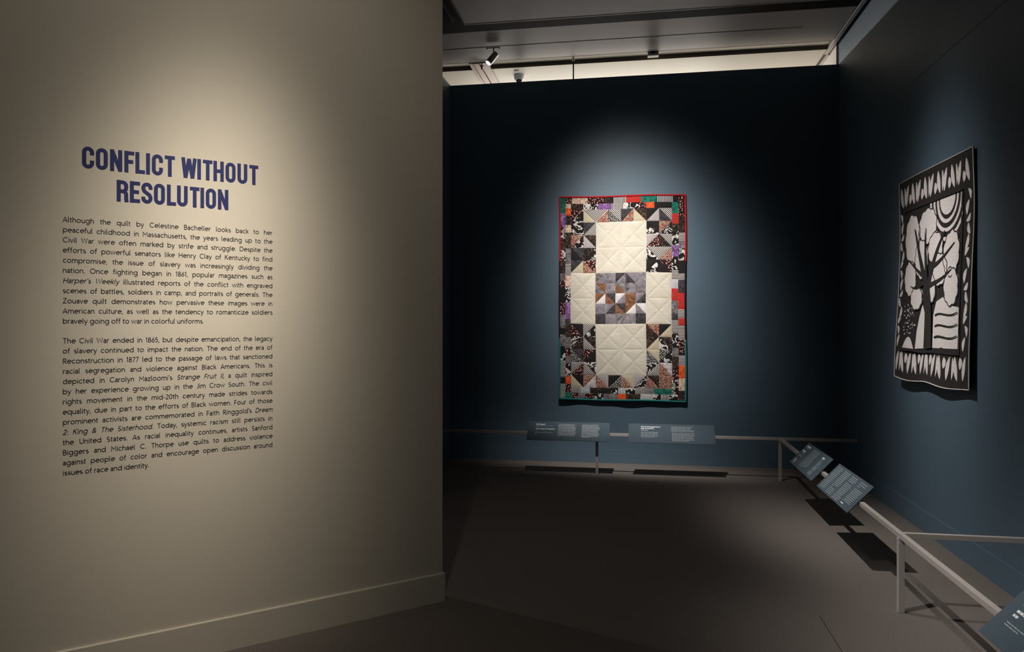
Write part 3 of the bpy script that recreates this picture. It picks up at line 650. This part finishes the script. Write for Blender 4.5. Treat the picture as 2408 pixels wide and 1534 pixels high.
# ---------------------------------------------------------------- barriers
RZ, RS = .44, .014
b1 = thing('barrier_rail', 'low metal barrier rail running in front of the back wall under the patchwork quilt', 'barrier', (-.394, 7.765, 0))
L1 = Vector(b1.location)
obj('rail', mbox(XL-L1.x, XR-L1.x, -RS, RS, RZ-2*RS, RZ, bev=.0015), M_steel, b1)
for x in (-.394, 1.452): obj('post', mbox(x-L1.x-RS, x-L1.x+RS, -RS+.0, RS, 0, RZ-2*RS, bev=.0015), M_steel, b1)
b2 = thing('barrier_rail', 'low metal barrier rail running towards the viewer in front of the right wall', 'barrier', (1.452, 4.352, 0))
L2 = Vector(b2.location)
obj('rail', mbox(-RS, RS, 2.2-L2.y, 7.765-RS-L2.y, RZ-2*RS, RZ, bev=.0015), M_steel, b2)
for y in (4.352, 2.3): obj('post', mbox(-RS-.002, RS+.002, y-L2.y-RS-.002, y-L2.y+RS+.002, 0, RZ-2*RS, bev=.0015), M_steel, b2)

tag(obj('cross_rail', mbox(1.452+RS+.001-L2.x, XR-L2.x, -RS, RS, RZ-2*RS, RZ, bev=.0015), M_steel, None, False, L2), 'short metal cross rail joining the near barrier post to the right wall', 'rail')
# ---------------------------------------------------------------- text panels on the rails: local x reading direction, y up the slope
TILT = 46.5
def panel(label, length, loc, rotz, blocks, titles=(), marks=()):
    t = thing('text_panel', label, 'sign', loc, (R(TILT), 0, rotz), 'slate text panels on the barrier rails')
    Wd = .24
    obj('board', mbox(-length/2, length/2, -Wd/2, Wd/2, -.005, 0, bev=.0008), M_sign, t)
    f = lambda x, y, h: (x, y, h+.0002)
    XY = lambda a, b_: (-length/2+a*length, Wd/2-b_*Wd)
    for a0, a1, b0, b1_, n, lastf in blocks:
        bm = bmesh.new()
        for i in range(n):
            b_ = b0+(b1_-b0)*i/max(n-1, 1); xe = a0+(a1-a0)*((lastf if i == n-1 else random.uniform(.86, 1)))
            a = a0
            while a < xe-.004:
                wl = min(random.uniform(.010, .042)*.81/length, xe-a)
                (x, y), (x2, _) = XY(a, b_), XY(a+wl, b_); hh = .0021
                strip(bm, [(x, y), (x2, y)], hh, f, .0004); a += wl+.0045
        obj('small_print' if n < 3 else 'text_column', bm, M_letter2, t)
    for s, a, b_, size, hw, sh in titles:
        bm = bmesh.new(); x, y = XY(a, b_); put(bm, s, G, x, y, size, hw, f, .0006, sh, 2, .86); obj('heading', bm, M_letter, t)
    for a0, a1, b_, hh in marks:
        bm = bmesh.new(); a = a0
        while a < a1-.002:
            wl = min(random.uniform(.012, .03), a1-a); (x, y), (x2, _) = XY(a, b_), XY(a+wl, b_); strip(bm, [(x, y), (x2, y)], hh, f, .0006); a += wl+.004
        obj('heading', bm, M_letter, t)
    return t
pz = .4525
panel('left text panel on the back rail below the quilt, with three columns of print', .87, (-.698, 7.750, pz), 0,
      [(.10, .31, .235, .265, 1, 1), (.10, .16, .29, .29, 1, 1), (.10, .13, .49, .49, 1, 1), (.10, .31, .60, .60, 1, 1), (.10, .125, .66, .66, 1, 1), (.375, .60, .13, .73, 14, .9), (.665, .885, .14, .80, 15, .5)],
      [('Faith Ringgold', .10, .185, .0145, 10, 0), ("Dream 2: King & The Sisterhood", .10, .425, .0135, 10, .2)], [])
panel('right text panel on the back rail below the quilt, with two columns of verse', .875, (.373, 7.750, pz), 0,
      [(.145, .22, .34, .34, 1, 1), (.145, .36, .45, .70, 5, .75), (.50, .76, .135, .37, 5, 1), (.505, .78, .47, .87, 8, .72)],
      [('Poem for Faith Ringgold, Dream 2:', .145, .185, .0125, 10, .2), ('King & The Sisterhood', .145, .275, .0125, 10, .2)], [(.145, .225, .34, .0016)])
sC = panel('slate text panel on the right rail with a printed logo, nearest the room corner', .81, (1.442, 6.437, pz), R(-90),
      [(.06, .2, .21, .21, 1, 1), (.055, .19, .45, .45, 1, 1), (.055, .20, .55, .59, 2, 1), (.33, .60, .11, .84, 14, .5), (.73, .82, .27, .27, 1, 1), (.73, .86, .34, .48, 4, 1), (.73, .86, .55, .68, 4, 1), (.73, .86, .75, .88, 4, .8)],
      [], [(.06, .215, .135, .008), (.055, .185, .36, .008), (.73, .815, .17, .008)])
bm = bmesh.new()
for i, (a0, a1, b_) in enumerate(((.062, .142, .76), (.06, .145, .80), (.075, .15, .845), (.085, .14, .89), (.10, .12, .93))):
    strip(bm, [(-.405+a0*.81, .12-b_*.24), (-.405+a1*.81, .12-b_*.24)], .0032, lambda x, y, h: (x, y, h), .0008)
obj('logo', bm, M_pinkl, sC)['label'] = 'small pale pink stacked logo'
panel('slate text panel on the right rail filled with four columns of print', .805, (1.442, 5.456, pz), R(-90),
      [(.045, .22, .10, .90, 15, .95), (.265, .445, .10, .66, 11, .3), (.265, .44, .74, .92, 4, 1), (.49, .67, .10, .26, 4, .8), (.49, .67, .36, .92, 11, .9), (.73, .93, .10, .24, 3, .35), (.73, .93, .34, .78, 9, .9)],
      [], [(.73, .80, .88, .004)])
panel('slate text panel on the right rail cut off by the lower right corner', .81, (1.442, 2.800, pz), R(-90),
      [(.095, .30, .58, .63, 2, .6), (.33, .60, .11, .84, 14, .5)], [], [(.09, .24, .17, .010), (.09, .20, .34, .0055), (.09, .135, .43, .0055)])

# ---------------------------------------------------------------- ceiling fittings
tr = tag(obj('light_track', mbox(-4.4, 1.69, 7.9, 7.91, ZC-.001, ZC), M_black), 'thin black light track recessed along the grey ceiling', 'light track')
sp = thing('track_spotlight', 'grey cylinder spotlight with lit lens hanging from the ceiling track', 'spotlight', (-1.532, 7.905, ZC-.006))
bm = bmesh.new(); box(bm, -.075, .06, -.008, .008, -.010, 0, bev=.001); box(bm, -.080, -.066, -.010, .010, -.016, -.002); box(bm, .055, .069, -.010, .010, -.016, -.002)
obj('adapter', bm, M_black, sp)
obj('stem', cyl(bmesh.new(), (0, 0, -.01), (0, 0, -.075), .007, n=12), M_grey, sp)
ax_ = Vector((-.55, -.30, -.80)).normalized(); hub = Vector((0, 0, -.10)); a_, b_ = hub-ax_*.045, hub+ax_*.10
bm = bmesh.new(); cyl(bm, a_, b_, .034, .036, 32); hs = obj('housing', bm, M_grey, sp, False)
obj('lens', cyl(bmesh.new(), b_-ax_*.002, b_+ax_*.002, .031, n=32), M_lens, hs)
sl = spot('track_spotlight_beam', Vector((-1.532, 7.905, ZC-.006))+b_+ax_*.02, Vector((-1.532, 7.905, ZC))+b_+ax_*3, 25, 40, .6, NEUT, .03)
# wall-top brace rod with its bright bracket
rd = thing('brace_rod', 'thin black rod from the ceiling recess down to the top of the back wall', 'rod', (-.700, 8.452, ZT))
obj('rod', cyl(bmesh.new(), (0, 0, 0), (0, 0, ZC+.047-ZT-.03), .008, n=12), M_black, rd)
bm = bmesh.new(); cyl(bm, (0, 0, ZC+.047-ZT-.055), (0, 0, ZC+.047-ZT), .013, n=16); box(bm, -.02, .02, -.012, .012, ZC+.042-ZT, ZC+.047-ZT)
obj('bracket', bm, M_lip, rd)['label'] = 'bright metal bracket'
# small white box in the recess
bx_ = thing('sensor_box', 'small white box with dark oval opening on the ceiling edge', 'sensor', (.203, 8.362, ZC))
cs = obj('case', mbox(-.060, .060, -.012, .060, -.038, .047, bev=.002), M_plastic, bx_)
bm = bmesh.new(); vsx = [bm.verts.new((.022*math.cos(t), -.0128, -.008+.008*math.sin(t))) for t in (2*math.pi*i/24 for i in range(24))]; bm.faces.new(vsx)
g = bmesh.ops.extrude_face_region(bm, geom=bm.faces[:]); bmesh.ops.translate(bm, verts=[x for x in g['geom'] if isinstance(x, bmesh.types.BMVert)], vec=(0, .003, 0))
obj('lens', bm, M_black, cs)['label'] = 'dark oval lens'
# dome camera and ceiling disc on the cream ceiling
dc = thing('dome_camera', 'white dome camera with dark glass on the cream rear ceiling', 'camera', (-1.398, 8.86, ZC))
dh = obj('housing', lathe(bmesh.new(), [(0, 0), (.066, 0), (.066, -.012), (.060, -.045), (.052, -.060), (.042, -.060), (0, -.060)]), M_plastic, dc, False)
obj('dome', lathe(bmesh.new(), [(.042, -.058)]+[(.040*math.cos(R(a)), -.060-.036*math.sin(R(a))) for a in range(0, 90, 12)]+[(0, -.096)]), M_glass, dh, True)['label'] = 'dark glass dome'
tag(obj('ceiling_disc', lathe(bmesh.new(), [(0, 0), (.036, 0), (.036, -.006), (.028, -.012), (0, -.012)]), M_plastic, None, False, (-1.40, 8.70, ZC)), 'small flat white disc on the cream rear ceiling above the dome camera', 'smoke detector')
sk = thing('sprinkler_head', 'tiny dark sprinkler head under the tan ceiling beam', 'sprinkler', (-1.768, 8.395, ZC-.006))
pp = obj('pipe', cyl(bmesh.new(), (0, 0, 0), (0, 0, -.022), .007, n=12), M_plastic, sk)
obj('deflector', lathe(bmesh.new(), [(0, -.018), (.024, -.020), (.022, -.028), (.010, -.030), (.009, -.060), (0, -.062)], 20), M_black, pp)
dv = thing('slot_diffuser', 'long black air slot in the dark ceiling beside the grey panel', 'air vent', (-1.80, 6.2, ZC-.006))
obj('frame', mbox(-.030, .030, -.97, .97, -.004, 0), M_dark, dv); obj('slot', mbox(-.009, .009, -.965, .965, -.006, -.0035), M_black, dv)
